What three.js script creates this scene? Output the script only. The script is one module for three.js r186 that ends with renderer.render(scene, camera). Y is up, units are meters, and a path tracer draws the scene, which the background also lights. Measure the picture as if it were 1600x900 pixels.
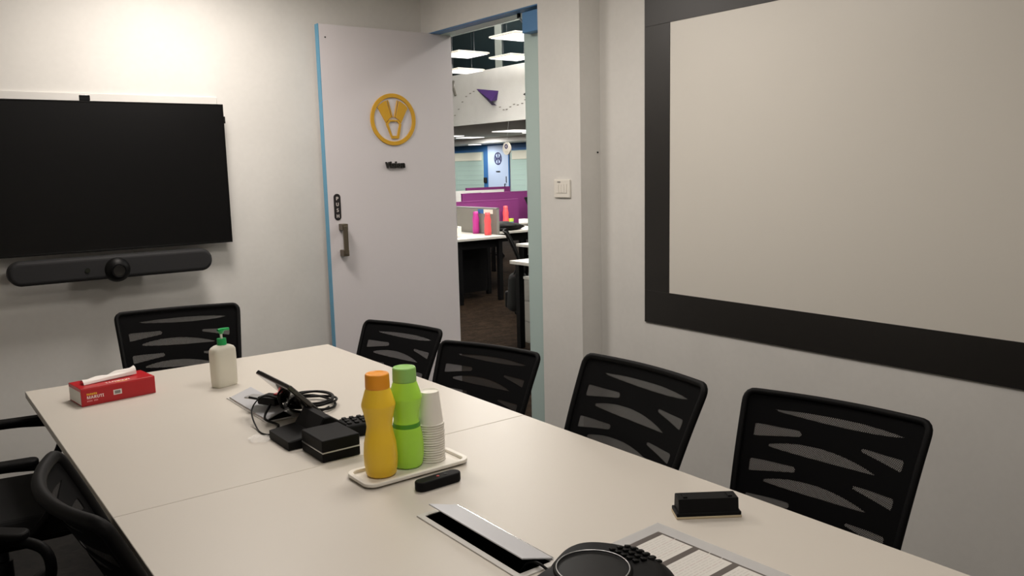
import * as THREE from 'three';
import { RoundedBoxGeometry } from 'three/addons/geometries/RoundedBoxGeometry.js';
import { TextGeometry } from 'three/addons/geometries/TextGeometry.js';
import { ConvexGeometry } from 'three/addons/geometries/ConvexGeometry.js';
import { FontLoader } from 'three/addons/loaders/FontLoader.js';
import { RectAreaLightUniformsLib } from 'three/addons/lights/RectAreaLightUniformsLib.js';
import { mergeGeometries, mergeVertices, toCreasedNormals } from 'three/addons/utils/BufferGeometryUtils.js';

// ---------------------------------------------------------------- camera, light, exposure
const scene = new THREE.Scene();
scene.background = new THREE.Color(0x000000);
const D2R = Math.PI / 180;
const camera = new THREE.PerspectiveCamera(38.3654, 16 / 9, 0.05, 120);
camera.position.set(0, 1.527, 0);
camera.rotation.order = 'YXZ';
camera.rotation.set(-8.2842 * D2R, -37.0008 * D2R, -1.3653 * D2R);
const renderer = new THREE.WebGLRenderer({ antialias: true });
renderer.toneMapping = THREE.LinearToneMapping;
renderer.toneMappingExposure = 1.03;
renderer.shadowMap.enabled = true;
RectAreaLightUniformsLib.init();
const WARM = new THREE.Color().setRGB(1.0, 0.917, 0.846);
const NEUTRAL = new THREE.Color().setRGB(1.0, 0.97, 0.93);
// meeting room ceiling lights: [x, z, side, radiance]
const ROOM_LIGHTS = [[1.2, -3.68, 0.5, 31, 'over the far end of the table'], [1.68, -2.2, 0.55, 16, 'over the chair row by the whiteboard'], [0.9, -0.5, 0.55, 14, 'over the near end of the table']];
const PENDANT_POWER = 27, ADDED_UPLIGHT = 125, SOFFIT_POWER = 60;

// ---------------------------------------------------------------- helpers
let seedState = 7;
const rnd = () => { seedState = (Math.imul(seedState, 1664525) + 1013904223) >>> 0; return seedState / 4294967296; };
const taken = new Map();
function numbered(name) { const n = taken.get(name) || 0; taken.set(name, n + 1); return n ? name + '_' + String(n).padStart(3, '0') : name; }
const V = (x, y, z) => new THREE.Vector3(x, y, z);
function norm(g) { const o = g.index ? g.toNonIndexed() : g; for (const k of Object.keys(o.attributes)) if (!['position', 'normal', 'uv'].includes(k)) o.deleteAttribute(k); if (!o.attributes.uv) o.setAttribute('uv', new THREE.Float32BufferAttribute(new Float32Array(o.attributes.position.count * 2), 2)); o.morphAttributes = {}; return o; }
const merge = (list) => (list.length === 1 ? list[0] : mergeGeometries(list.map(norm)));
function mesh(name, g, m, parent) { const o = new THREE.Mesh(Array.isArray(g) ? merge(g) : g, m); o.name = parent ? name : numbered(name); (parent || scene).add(o); return o; }
function tag(o, label, category, group, kind) { o.userData.label = label; o.userData.category = category; if (group) o.userData.group = group; if (kind) o.userData.kind = kind; return o; }
function thing(name, label, category, [x, y, z] = [0, 0, 0], turn = 0, group) { const o = new THREE.Group(); o.name = numbered(name); o.position.set(x, y, z); o.rotation.y = turn; scene.add(o); return tag(o, label, category, group); }
function struct(name, g, m) { const o = mesh(name, g, m); o.userData.kind = 'structure'; return o; }
// box given by its min and max corners
function bx(x0, x1, y0, y1, z0, z1, r = 0) {
  const w = x1 - x0, h = y1 - y0, d = z1 - z0;
  const g = r ? new RoundedBoxGeometry(w, h, d, 2, Math.min(r, w / 2.01, h / 2.01, d / 2.01)) : new THREE.BoxGeometry(w, h, d);
  return g.translate((x0 + x1) / 2, (y0 + y1) / 2, (z0 + z1) / 2);
}
// wall-type box with uv in metres
function wbx(x0, x1, y0, y1, z0, z1) {
  const g = bx(x0, x1, y0, y1, z0, z1).toNonIndexed(), p = g.attributes.position, n = g.attributes.normal, uv = g.attributes.uv;
  for (let i = 0; i < p.count; i++) {
    if (Math.abs(n.getX(i)) > 0.5) uv.setXY(i, p.getZ(i), p.getY(i)); else if (Math.abs(n.getY(i)) > 0.5) uv.setXY(i, p.getX(i), p.getZ(i)); else uv.setXY(i, p.getX(i), p.getY(i));
  }
  return g;
}
const cyl = (r0, r1, h, x, y, z, n = 20) => new THREE.CylinderGeometry(r1, r0, h, n).translate(x, y + h / 2, z);
const tube = (pts, r, seg = 40, rad = 8, closed = false) => new THREE.TubeGeometry(new THREE.CatmullRomCurve3(pts.map((p) => (p.isVector3 ? p : V(...p))), closed, 'centripetal'), seg, r, rad, closed);
const lathe = (pts, n = 32) => new THREE.LatheGeometry(pts.map((p) => new THREE.Vector2(p[0], p[1])), n);
function rod(a, b, r, n = 8) { const A = V(...a), B = V(...b), d = B.clone().sub(A); const g = new THREE.CylinderGeometry(r, r, d.length(), n); g.applyQuaternion(new THREE.Quaternion().setFromUnitVectors(V(0, 1, 0), d.clone().normalize())); return g.translate((A.x + B.x) / 2, (A.y + B.y) / 2, (A.z + B.z) / 2); }
function rrect(w, h, r) { const s = new THREE.Shape(), x = -w / 2, y = -h / 2; s.moveTo(x + r, y); s.lineTo(x + w - r, y); s.absarc(x + w - r, y + r, r, -Math.PI / 2, 0); s.lineTo(x + w, y + h - r); s.absarc(x + w - r, y + h - r, r, 0, Math.PI / 2); s.lineTo(x + r, y + h); s.absarc(x + r, y + h - r, r, Math.PI / 2, Math.PI); s.lineTo(x, y + r); s.absarc(x + r, y + r, r, Math.PI, Math.PI * 1.5); return s; }
function extr(shape, depth, bevel = 0, seg = 2, curveSegments = 16) { return new THREE.ExtrudeGeometry(shape, { depth: depth - 2 * bevel, bevelEnabled: bevel > 0, bevelThickness: bevel, bevelSize: bevel, bevelOffset: -bevel, bevelSegments: seg, curveSegments }).translate(0, 0, bevel); }
const poly = (pts) => { const s = new THREE.Shape(); pts.forEach((p, i) => (i ? s.lineTo(p[0], p[1]) : s.moveTo(p[0], p[1]))); s.closePath(); return s; };
const flat = (g) => g.rotateX(-Math.PI / 2);   // shape drawn in x / -z, extruded upwards

// ---------------------------------------------------------------- textures
function noiseTexture(n, fn, srgb) {
  const d = new Uint8Array(n * n * 4);
  for (let j = 0; j < n; j++) for (let i = 0; i < n; i++) { const c = fn(i / n, j / n); const k = (j * n + i) * 4; d[k] = c[0]; d[k + 1] = c[1]; d[k + 2] = c[2]; d[k + 3] = 255; }
  const t = new THREE.DataTexture(d, n, n); t.wrapS = t.wrapT = THREE.RepeatWrapping; t.magFilter = THREE.LinearFilter; t.minFilter = THREE.LinearMipmapLinearFilter; t.generateMipmaps = true;
  if (srgb) t.colorSpace = THREE.SRGBColorSpace; t.needsUpdate = true; return t;
}
function lattice(n) { const a = new Float32Array(n * n); for (let i = 0; i < a.length; i++) a[i] = rnd(); return (u, v) => { const x = u * n, y = v * n, i = Math.floor(x), j = Math.floor(y), f = x - i, g = y - j, s = f * f * (3 - 2 * f), t = g * g * (3 - 2 * g), q = (p, r) => a[((r % n + n) % n) * n + ((p % n + n) % n)]; return (q(i, j) * (1 - s) + q(i + 1, j) * s) * (1 - t) + (q(i, j + 1) * (1 - s) + q(i + 1, j + 1) * s) * t; }; }
const L4 = lattice(4), L16 = lattice(16), L64 = lattice(64), L128 = lattice(128);
const paintTex = noiseTexture(256, (u, v) => { const k = 246 + 5 * (L4(u, v) - 0.5) + 5 * (L16(u, v) - 0.5) + 3 * (L128(u, v) - 0.5); return [k, k, k]; }, true); paintTex.repeat.set(0.5, 0.5);
const paintBump = noiseTexture(256, (u, v) => { const k = 128 + 60 * (L64(u, v) - 0.5) + 70 * (L128(u, v) - 0.5); return [k, k, k]; }); paintBump.repeat.set(2, 2);
const carpetTex = noiseTexture(256, (u, v) => { const k = 150 + 70 * (L16(u, v * 2) - 0.5) + 60 * (L128(u, v) - 0.5) + 50 * (L64(u, v) - 0.5); return [k, k, k]; }, true); carpetTex.repeat.set(0.8, 0.8);
const fabricBump = noiseTexture(128, (u, v) => { const k = 128 + 60 * Math.sin(u * 64 * 2 * Math.PI) * Math.sin(v * 64 * 2 * Math.PI) + 40 * (L64(u, v) - 0.5); return [k, k, k]; }); fabricBump.repeat.set(5, 5);
const netTex = noiseTexture(64, (u, v) => { const a = (u * 4 + v * 4) % 1, b = (u * 4 - v * 4 + 8) % 1; const k = Math.abs(a - 0.5) < 0.23 && Math.abs(b - 0.5) < 0.23 ? 0 : 255; return [k, k, k]; }); netTex.repeat.set(1 / 0.02, 1 / 0.02);
function canvasTex(w, h, draw) { const c = document.createElement('canvas'); c.width = w; c.height = h; const x = c.getContext('2d'); draw(x, w, h); const t = new THREE.CanvasTexture(c); t.colorSpace = THREE.SRGBColorSpace; t.magFilter = THREE.LinearFilter; return t; }

// ---------------------------------------------------------------- materials
const M = {};
const std = (key, color, roughness = 0.6, extra = {}) => (M[key] = new THREE.MeshStandardMaterial({ color, roughness, ...extra }));
std('wall', 0xe3e1dc, 0.75, { map: paintTex, bumpMap: paintBump, bumpScale: 0.00012 });
std('ceiling', 0xe4e0d8, 0.9);
std('soffit', 0xf2f0ea, 0.9);
std('carpet', 0x2c2825, 0.95, { map: carpetTex });
M.hallCarpet = new THREE.MeshPhysicalMaterial({ color: 0x3a2d22, roughness: 1, specularIntensity: 0.1, map: carpetTex });
std('laminate', 0xcdc7bd, 0.42);
std('darkMetal', 0x25262a, 0.45, { metalness: 0.6 });
M.blackPlastic = new THREE.MeshPhysicalMaterial({ color: 0x0a0a0a, roughness: 0.45, specularIntensity: 0.35 });
M.softBlack = new THREE.MeshPhysicalMaterial({ color: 0x0d0d0e, roughness: 0.55, specularIntensity: 0.25 });
M.chairFrame = new THREE.MeshPhysicalMaterial({ color: 0x080809, roughness: 0.6, specularIntensity: 0.28 });
M.chairFabric = new THREE.MeshPhysicalMaterial({ color: 0x070708, roughness: 0.95, specularIntensity: 0.25, bumpMap: fabricBump, bumpScale: 0.0004 });
std('seatFabric', 0x0a0b0c, 0.95, { bumpMap: fabricBump, bumpScale: 0.0008 });
M.net = new THREE.MeshStandardMaterial({ color: 0x161413, roughness: 0.9, alphaMap: netTex, transparent: true, side: THREE.DoubleSide });
M.screen = new THREE.MeshPhysicalMaterial({ color: 0x050506, roughness: 0.35, specularIntensity: 0.5 });
std('doorPanel', 0xd7d2d4, 0.5);
std('doorEdge', 0x5f9dbd, 0.45);
std('frameTeal', 0xb2c6c2, 0.4);
std('frameBlue', 0x4f7fae, 0.45);
std('gold', 0xd2a02a, 0.4);
std('ink', 0x17130f, 0.5);
std('bronze', 0x6f6658, 0.35, { metalness: 0.75 });
std('steel', 0xb9b9ba, 0.3, { metalness: 0.9 });
std('alu', 0xc3c4c8, 0.42, { metalness: 0.08 });
std('frameAlu', 0xcfcdc8, 0.4, { metalness: 0.05 });
std('chrome', 0xdedede, 0.12, { metalness: 1 });
std('whitePlastic', 0xe8e4da, 0.4);
std('paper', 0xefece6, 0.8);
std('boardBlack', 0x23211f, 0.38);
M.board = new THREE.MeshPhysicalMaterial({ color: 0xdbd7ce, roughness: 0.4 });
std('barFabric', 0x1a1a1c, 0.75);
std('red', 0xb5121d, 0.35);
std('green', 0x119a4e, 0.35);
M.frost = new THREE.MeshPhysicalMaterial({ color: 0xe9e6da, roughness: 0.55, transmission: 0.35, thickness: 0 });
M.yellowBottle = new THREE.MeshPhysicalMaterial({ color: 0xffd433, roughness: 0.38, transmission: 0.08, thickness: 0 });
M.greenBottle = new THREE.MeshPhysicalMaterial({ color: 0xb6f24c, roughness: 0.38, transmission: 0.08, thickness: 0 });
std('yellowCap', 0xef9b1c, 0.42);
std('greenCap', 0x92c769, 0.42);
std('cup', 0xefebe2, 0.7);
std('purple', 0x74286a, 0.8);
std('plum', 0x43246b, 0.5);
std('greyScreen', 0x85827c, 0.85);
std('deskWhite', 0xb9b6b0, 0.45);
std('greyPed', 0x8b8985, 0.6);
std('magenta', 0xb9328f, 0.4);
std('coral', 0xe8545a, 0.4);
std('blueBand', 0x2f6aa5, 0.5);
std('doorIce', 0xb9cbe6, 0.5);
std('frostPanel', 0xaec6bd, 0.35);
std('blind', 0xdedccb, 0.7);
M.darkGlass = new THREE.MeshPhysicalMaterial({ color: 0x1d2a2e, roughness: 0.12, clearcoat: 0.5 });
std('mullion', 0x9aa19c, 0.5);
std('fascia', 0xe2e2e0, 0.75, { map: paintTex });
std('lens', 0x060607, 0.12);
std('film', 0xd6d6d6, 0.18, { transparent: true, opacity: 0.55 });
std('glow', 0xffffff, 0.6, { emissive: new THREE.Color(1, 0.97, 0.92), emissiveIntensity: 1.6 });
std('clear', 0xffffff, 0.2, { transparent: true, opacity: 0.12 });
std('redLight', 0xb23030, 0.4);
std('skyBlue', 0x2a7d96, 0.5);
std('lime', 0xb8cf4a, 0.5);
std('navy', 0x23245c, 0.5);

// ---------------------------------------------------------------- room
const XW = 2.709, XB = 2.84, XO = 2.98, ZT = -4.45, CEIL = 2.62;
struct('floor', [wbx(-1.5, XO, -0.1, 0, -4.7, 1.5)], M.carpet);
struct('ceiling', [wbx(-1.5, XO, CEIL, CEIL + 0.12, -4.6, 1.5)], M.ceiling);
const XD = 2.862;
struct('wall_far', [wbx(-1.5, XD, 0, CEIL, ZT - 0.15, ZT)], M.wall);
struct('wall_left', [wbx(-1.5, -1.36, 0, CEIL, ZT, 1.36)], M.wall);
struct('wall_back', [wbx(-1.5, XO, 0, CEIL, 1.36, 1.5)], M.wall);
const OP0 = -4.41, OP1 = -3.33, OPH = 2.333;
struct('wall_right', [
  wbx(XW, XD, OPH, CEIL, ZT, OP1), wbx(XW, XD, 0, OPH, ZT, OP0),            // over and behind the doorway
  wbx(XW, XO, 0, CEIL, OP1, -3.02),                                          // the pier with the switch
  wbx(XB, XO, 0, CEIL, -3.02, 1.36)], M.wall);
// door frame: painted head, hinge post, fixed post
struct('trim_1', [bx(XW + 0.002, 2.775, OPH - 0.006, OPH - 0.0005, OP0, OP1)], M.frameBlue);
struct('trim_6', [bx(2.7752, XD + 0.004, OPH - 0.008, OPH - 0.0005, OP0, OP1)], M.frameTeal);
struct('trim_2', [bx(2.765, 2.815, 0, OPH - 0.0085, -3.515, OP1 - 0.0005, 0.003)], M.frameTeal);
struct('trim_3', [bx(2.8575, 2.8625, 0, OPH - 0.009, OP0 - 0.02, OP0 + 0.02, 0.001)], M.frameTeal);
{
  const c = thing('door_closer', 'blue painted door closer box with slim arm at the top of the doorway', 'door closer', [2.74, 2.185, -3.43]);
  mesh('housing', bx(-0.03, 0.024, 0.02, 0.125, -0.03, 0.098, 0.006), M.frameBlue, c);
  mesh('arm', rod([0.03, 0.022, -0.03], [0.03, 0.125, -0.13], 0.005), M.steel, c);
  mesh('pivot', cyl(0.01, 0.01, 0.022, 0.03, 0.118, -0.13, 12), M.softBlack, c);
}

// ---------------------------------------------------------------- door leaf, open at right angles
const font = await new FontLoader().loadAsync('fonts/droid/droid_sans_bold.typeface.json');
{
  const d = new THREE.Group(); d.name = 'door_1'; d.position.set(2.855, 0.01, -4.345); scene.add(d); d.userData.kind = 'structure'; d.userData.label = 'pale lilac-grey door standing open with gold emblem';
  const W = 0.863, H = 2.318, px = (x) => x - 2.855, py = (y) => y - 0.01;
  mesh('panel', bx(-W + 0.004, 0, 0, H, -0.04, 0, 0.001), M.doorPanel, d);
  mesh('edge_strip', bx(-W, -W + 0.0041, 0, H, -0.0402, 0.0004), M.doorEdge, d).userData.label = 'light blue edge banding';
  // emblem
  const ring = new THREE.Shape(); ring.absarc(0, 0, 0.149, 0, Math.PI * 2); const hole = new THREE.Path(); hole.absarc(0, 0, 0.126, 0, Math.PI * 2, true); ring.holes.push(hole);
  const cx = px(2.432), cy = py(1.82), e = (p) => [(p[0] - 307) / 207 * 0.149, -(p[1] - 337) / 247 * 0.149];
  const em = mesh('emblem_ring', extr(ring, 0.008, 0.001, 1, 64).translate(cx, cy, 0.0002), M.gold, d); em.userData.label = 'gold circular emblem ring';
  const wing = (pts) => mesh('emblem_wing', extr(poly(pts.map(e)), 0.008, 0.001, 1).translate(0, 0, 0).translate(cx, cy, 0.0002), M.gold, d);
  wing([[168, 226], [186, 200], [215, 178], [240, 162], [250, 160], [288, 318], [262, 338], [238, 372]].reverse());
  wing([[258, 153], [266, 155], [302, 316], [294, 317]].reverse());
  wing([[442, 226], [424, 200], [400, 180], [372, 162], [362, 160], [326, 318], [354, 338], [376, 372]]);
  wing([[346, 155], [354, 153], [322, 317], [313, 316]]);
  const body = poly([[238, 382], [264, 340], [350, 340], [378, 382], [352, 518], [284, 518]].map(e)); body.holes.push(new THREE.Path(poly([[259, 382], [277, 356], [341, 356], [360, 382], [336, 492], [290, 492]].map(e)).getPoints()));
  mesh('emblem_body', extr(body, 0.008, 0).translate(cx, cy, 0.0002), M.gold, d);
  const tg = new TextGeometry('Vision', { font, size: 0.034, depth: 0.012, curveSegments: 4, bevelEnabled: true, bevelThickness: 0.0006, bevelSize: 0.0012, bevelSegments: 1 }); tg.computeBoundingBox();
  const bw = tg.boundingBox.max.x - tg.boundingBox.min.x; tg.scale(0.128 / bw, 1, 1);
  mesh('name_lettering', tg.translate(px(2.368), py(1.541), 0.0008), M.ink, d).userData.label = 'raised black lettering';
  // PUSH plate and handle
  const push = canvasTex(64, 256, (x) => { x.fillStyle = '#1b1718'; x.fillRect(0, 0, 64, 256); x.fillStyle = '#d9d2cc'; x.font = 'bold 46px sans-serif'; x.textAlign = 'center'; x.textBaseline = 'middle'; 'PUSH'.split('').forEach((c, i) => x.fillText(c, 32, 46 + i * 56)); });
  const pl = extr(rrect(0.042, 0.15, 0.0205), 0.003, 0.0008, 1), uv = pl.attributes.uv, pp = pl.attributes.position; for (let i = 0; i < uv.count; i++) uv.setXY(i, pp.getX(i) / 0.042 + 0.5, pp.getY(i) / 0.15 + 0.5);
  mesh('push_plate', pl.translate(px(2.051), py(1.328), 0.0001), new THREE.MeshStandardMaterial({ map: push, roughness: 0.4 }), d).userData.label = 'black oval plate reading PUSH';
  const hd = mesh('handle', [bx(px(2.052), px(2.088), py(1.198), py(1.234), 0, 0.05, 0.004), bx(px(2.052), px(2.088), py(1.05), py(1.086), 0, 0.05, 0.004), bx(px(2.058), px(2.084), py(1.06), py(1.224), 0.036, 0.056, 0.005)], M.bronze, d); hd.userData.label = 'brushed bronze pull handle';
  mesh('screw', cyl(0.004, 0.004, 0.002, 0, 0, 0, 10).rotateX(Math.PI / 2).translate(px(2.032), py(2.258), 0), M.softBlack, d);
  for (const y of [0.25, 1.15, 2.05]) mesh('hinge', cyl(0.008, 0.008, 0.1, 0.006, y, -0.02, 12), M.steel, d);
}

// ---------------------------------------------------------------- room ceiling lights
for (const [x, z, s, power, where] of ROOM_LIGHTS) {
  const f = thing('ceiling_light', 'square recessed ceiling light ' + where, 'ceiling light', [x, CEIL, z]);
  const o = s / 2 + 0.02;
  mesh('frame', [bx(-o, o, -0.012, 0, -o, -o + 0.02), bx(-o, o, -0.012, 0, o - 0.02, o), bx(-o, -o + 0.02, -0.012, 0, -o + 0.02, o - 0.02), bx(o - 0.02, o, -0.012, 0, -o + 0.02, o - 0.02)], M.whitePlastic, f);
  mesh('diffuser', bx(-s / 2, s / 2, -0.008, -0.001, -s / 2, s / 2), M.glow, f);
  const l = new THREE.RectAreaLight(WARM, power, s, s); l.position.set(x, CEIL - 0.014, z); l.rotation.x = -Math.PI / 2; l.castShadow = true; l.name = 'ceiling_light_glow'; scene.add(l);
}

// ---------------------------------------------------------------- screen wall
{
  tag(mesh('mounting_board', bx(0.2, 1.447, 0.6 + 0.62, 1.925, ZT, ZT + 0.012, 0.002), M.wall), 'white mounting board on the wall behind the black television', 'board');
  const t = thing('television', 'large black flat television hung on the far wall', 'television', [0.838, 1.173, -4.37]);
  mesh('casing', bx(-0.612, 0.612, 0.006, 0.704, -0.05, -0.008, 0.006), M.blackPlastic, t);
  mesh('bezel', [bx(-0.617, 0.617, 0, 0.009, -0.012, 0, 0.001), bx(-0.617, 0.617, 0.704, 0.711, -0.012, 0, 0.001), bx(-0.617, -0.611, 0.009, 0.704, -0.012, 0, 0.001), bx(0.611, 0.617, 0.009, 0.704, -0.012, 0, 0.001)], M.blackPlastic, t);
  mesh('screen', bx(-0.611, 0.611, 0.009, 0.704, -0.0079, -0.002), M.screen, t);
  mesh('wall_bracket', bx(-0.2, 0.2, 0.2, 0.5, -0.0675, -0.051), M.darkMetal, t);
  mesh('side_button', bx(0.6172, 0.626, 0.615, 0.65, -0.03, -0.006, 0.002), M.blackPlastic, t);
  const w = thing('clip_sensor', 'small dark clip-on sensor standing on the top edge of the television', 'sensor', [0.812, 1.8845, -4.375]);
  mesh('body', bx(-0.022, 0.022, 0, 0.026, -0.02, 0.004, 0.003), M.softBlack, w);
  mesh('clip', bx(-0.018, 0.018, 0.003, 0.03, -0.034, -0.0202, 0.003), M.steel, w);
  const b = thing('video_bar', 'long black conference video bar with a round lens below the television', 'video bar', [0.868, 1.1, -4.345]);
  const prof = rrect(0.905, 0.112, 0.054);
  mesh('body', extr(prof, 0.085, 0.018, 4, 20).translate(0, 0, -0.03), M.barFabric, b).userData.label = 'charcoal fabric covered body';
  mesh('camera_housing', new THREE.SphereGeometry(0.062, 32, 20).scale(1, 1, 0.8).translate(0, -0.012, 0.036), M.blackPlastic, b);
  const ln = mesh('lens', cyl(0.03, 0.026, 0.02, 0, 0, 0, 28).rotateX(Math.PI / 2).translate(0, -0.016, 0.068), M.lens, b);
  mesh('lens_ring', new THREE.TorusGeometry(0.031, 0.003, 8, 32).translate(0, -0.016, 0.086), M.softBlack, ln);
  mesh('side_camera', cyl(0.011, 0.011, 0.004, 0, 0, 0, 18).rotateX(Math.PI / 2).translate(-0.13, -0.005, 0.055), M.lens, b);
  mesh('wall_mount', bx(-0.15, 0.15, -0.03, 0.03, -0.1048, -0.0305), M.darkMetal, b);
}

// ---------------------------------------------------------------- whiteboard and switch
{
  const z0 = -2.716, z1 = 0.55, y0 = 0.787, y1 = 2.293, w = 0.153, x = XB;
  const b = thing('whiteboard', 'large whiteboard with a broad black border behind the chair row', 'whiteboard', [x, y0, (z0 + z1) / 2]);
  const h = (z1 - z0) / 2, T = y1 - y0;
  const pb = bx(-0.006, -0.0004, w, T - w, -h + w, h - w).toNonIndexed(), uv = pb.attributes.uv, p = pb.attributes.position; for (let i = 0; i < uv.count; i++) uv.setXY(i, (p.getZ(i) + h - w) / (2 * h - 2 * w), (p.getY(i) - w) / (T - 2 * w));
  mesh('writing_surface', pb, M.board, b);
  mesh('border', bx(-0.008, -0.0004, 0, w, -h, h, 0.001), M.boardBlack, b); mesh('border', bx(-0.008, -0.0004, T - w, T, -h, h, 0.001), M.boardBlack, b);
  mesh('border', bx(-0.008, -0.0004, w, T - w, -h, -h + w, 0.001), M.boardBlack, b); mesh('border', bx(-0.008, -0.0004, w, T - w, h - w, h, 0.001), M.boardBlack, b);
  const s = thing('light_switch', 'white light switch plate with small rockers on the pier beside the doorway', 'light switch', [XW, 1.417, -3.152]);
  mesh('plate', bx(-0.011, -0.0002, -0.045, 0.045, -0.06, 0.06, 0.004), M.whitePlastic, s);
  for (let k = 0; k < 4; k++) mesh('rocker', bx(-0.014, -0.0111, -0.022, 0.022, -0.038 + k * 0.02, -0.02 + k * 0.02, 0.0013).rotateZ(0), M.whitePlastic, s);
  mesh('indicator', bx(-0.0135, -0.0111, 0.03, 0.036, -0.03, -0.008, 0.001), M.greyPed, s);
  tag(mesh('wall_screw', cyl(0.004, 0.004, 0.004, 0, 0, 0, 10).rotateX(Math.PI / 2).translate(XW + 0.11, 1.59, -3.0185), M.softBlack), 'tiny dark screw head in the side of the pier', 'screw');
}

// ---------------------------------------------------------------- meeting table
const TX0 = 0.348, TX1 = 1.552, TZ0 = -3.465, TS = -2.0105, TZ1 = -0.556, TY = 0.75;
const BOX = [[0.942, -1.37], [0.942, -2.665]];
{
  const t = thing('meeting_table', 'long white laminate meeting table in two joined sections', 'table', [0, 0, 0]);
  const top = (z0, z1, hc) => {
    const s = poly([[TX0, -z0], [TX0, -z1], [TX1, -z1], [TX1, -z0]]);
    s.holes.push(new THREE.Path([[hc[0] - 0.043, -hc[1] - 0.18], [hc[0] + 0.043, -hc[1] - 0.18], [hc[0] + 0.043, -hc[1] + 0.18], [hc[0] - 0.043, -hc[1] + 0.18]].map((p) => new THREE.Vector2(...p))));
    mesh('tabletop', flat(extr(s, 0.025, 0.0012, 1)).translate(0, TY - 0.025, 0), M.laminate, t);
  };
  top(TZ0, TS - 0.001, BOX[1]); top(TS + 0.001, TZ1, BOX[0]);
  for (const z of [TZ0 + 0.52, TS, TZ1 - 0.3]) { const i0 = z === TS ? 0.42 : 0.2;
    mesh('leg_frame', [bx(TX0 + 0.18, TX1 - 0.18, 0.69, 0.7245, z - 0.03, z + 0.03), bx(TX0 + i0, TX0 + i0 + 0.06, 0.02, 0.69, z - 0.03, z + 0.03), bx(TX1 - i0 - 0.06, TX1 - i0, 0.02, 0.69, z - 0.03, z + 0.03), cyl(0.025, 0.025, 0.02, TX0 + i0 + 0.03, 0, z, 12), cyl(0.025, 0.025, 0.02, TX1 - i0 - 0.03, 0, z, 12)], M.darkMetal, t);
  }
  mesh('beam', bx(0.66, 0.7, 0.69, 0.7245, TZ0 + 0.5, TZ1 - 0.33), M.darkMetal, t); mesh('beam', bx(1.2, 1.24, 0.69, 0.7245, TZ0 + 0.5, TZ1 - 0.33), M.darkMetal, t);
  BOX.forEach(([cx, cz], i) => {
    const b = thing('cable_box', i ? 'silver table cable box with lid ajar beside the tablet stand' : 'silver table cable box with lid ajar beside the round conference phone', 'cable box', [cx, TY, cz]);
    const fr = rrect(0.106, 0.38, 0.003); fr.holes.push(new THREE.Path(rrect(0.078, 0.35, 0.002).getPoints(4)));
    mesh('frame', flat(extr(fr, 0.003, 0.0006, 1)).translate(0, 0.0002, 0), M.frameAlu, b);
    mesh('well', [bx(-0.0425, -0.0405, -0.09, 0, -0.179, 0.179), bx(0.0405, 0.0425, -0.09, 0, -0.179, 0.179), bx(-0.0405, 0.0405, -0.09, 0, -0.179, -0.177), bx(-0.0405, 0.0405, -0.09, 0, 0.177, 0.179), bx(-0.0425, 0.0425, -0.092, -0.09, -0.179, 0.179)], M.blackPlastic, b).userData.label = 'black cable well';
    for (let k = 0; k < 3; k++) mesh('socket', bx(-0.03, 0.015, -0.0895, -0.05, -0.15 + k * 0.1, -0.075 + k * 0.1, 0.004), M.softBlack, b);
    mesh('socket_light', bx(-0.028, -0.02, -0.052, -0.046, 0.052, 0.062), M.redLight, b);
    const side = i ? -1 : 1; const lid = mesh('lid', bx(-0.08, 0, 0, 0.003, -0.172, 0.172, 0.001), M.alu, b); lid.position.set(0.046 * side, 0.0042, 0); lid.rotation.order = 'YXZ'; if (i) { lid.rotation.set(0, Math.PI, -18 * D2R); } else lid.rotation.z = -17 * D2R;
    const hinge = mesh('hinge', rod([0.047 * side, 0.0055, -0.172], [0.047 * side, 0.0055, 0.172], 0.0024), M.chrome, b); hinge.userData.label = 'bright hinge bar';
  });
}

// ---------------------------------------------------------------- mesh back office chairs
const BH = 0.5; let BOW = 0.03;
const backP = (u, v) => { const hw = 0.242 - 0.046 * (1 - v); const zz = -0.175 - 0.19 * Math.pow(v, 1.4); return V(u * hw, 0.455 + v * BH, zz + BOW * u * u * (0.55 + 0.45 * v)); };
const BACK_TOP = 0.955, BACK_Z = -0.335;
const slits = [];
{
  const A = (s, t) => [(s - 0.5) * 2, 1 - t * 0.28 / BH];
  const lens = (s0, s1, t0, tm, t1, half, peak) => { const up = [], dn = []; for (let i = 0; i <= 20; i++) { const k = i / 20, s = s0 + (s1 - s0) * k, c = (1 - k) * (1 - k) * t0 + 2 * k * (1 - k) * tm + k * k * t1, h = half * Math.pow(Math.sin(Math.PI * Math.pow(k, peak)), 0.8); up.push(A(s, c - h)); dn.push(A(s, c + h)); } return up.concat(dn.slice(1, -1).reverse()); };
  const wedge = (s0, s1, a, b, c, d) => { const pts = [A(s0, a)]; const ends = []; for (let i = 0; i <= 8; i++) { const q = -Math.PI / 2 + Math.PI * i / 8; ends.push(A(s1 + Math.sign(s1 - s0) * 0.018 * Math.cos(q), (c + d) / 2 + (d - c) / 2 * Math.sin(q))); } return pts.concat(ends, [A(s0, b)]); };
  for (let r = 0; r < 5; r++) {
    const o = r * 0.31;
    slits.push(r ? lens(0.15, 0.8, 0.15 + o, 0.12 + o, 0.2 + o, 0.052, 0.9) : lens(0.1, 0.91, 0.14, 0.17, 0.16, 0.036, 1.25));
    if (r < 5) { slits.push(wedge(0.075, 0.33, 0.28 + o, 0.395 + o, 0.29 + o, 0.345 + o)); slits.push(wedge(0.92, 0.7, 0.335 + o, 0.435 + o, 0.325 + o, 0.36 + o)); }
  }
}
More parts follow.
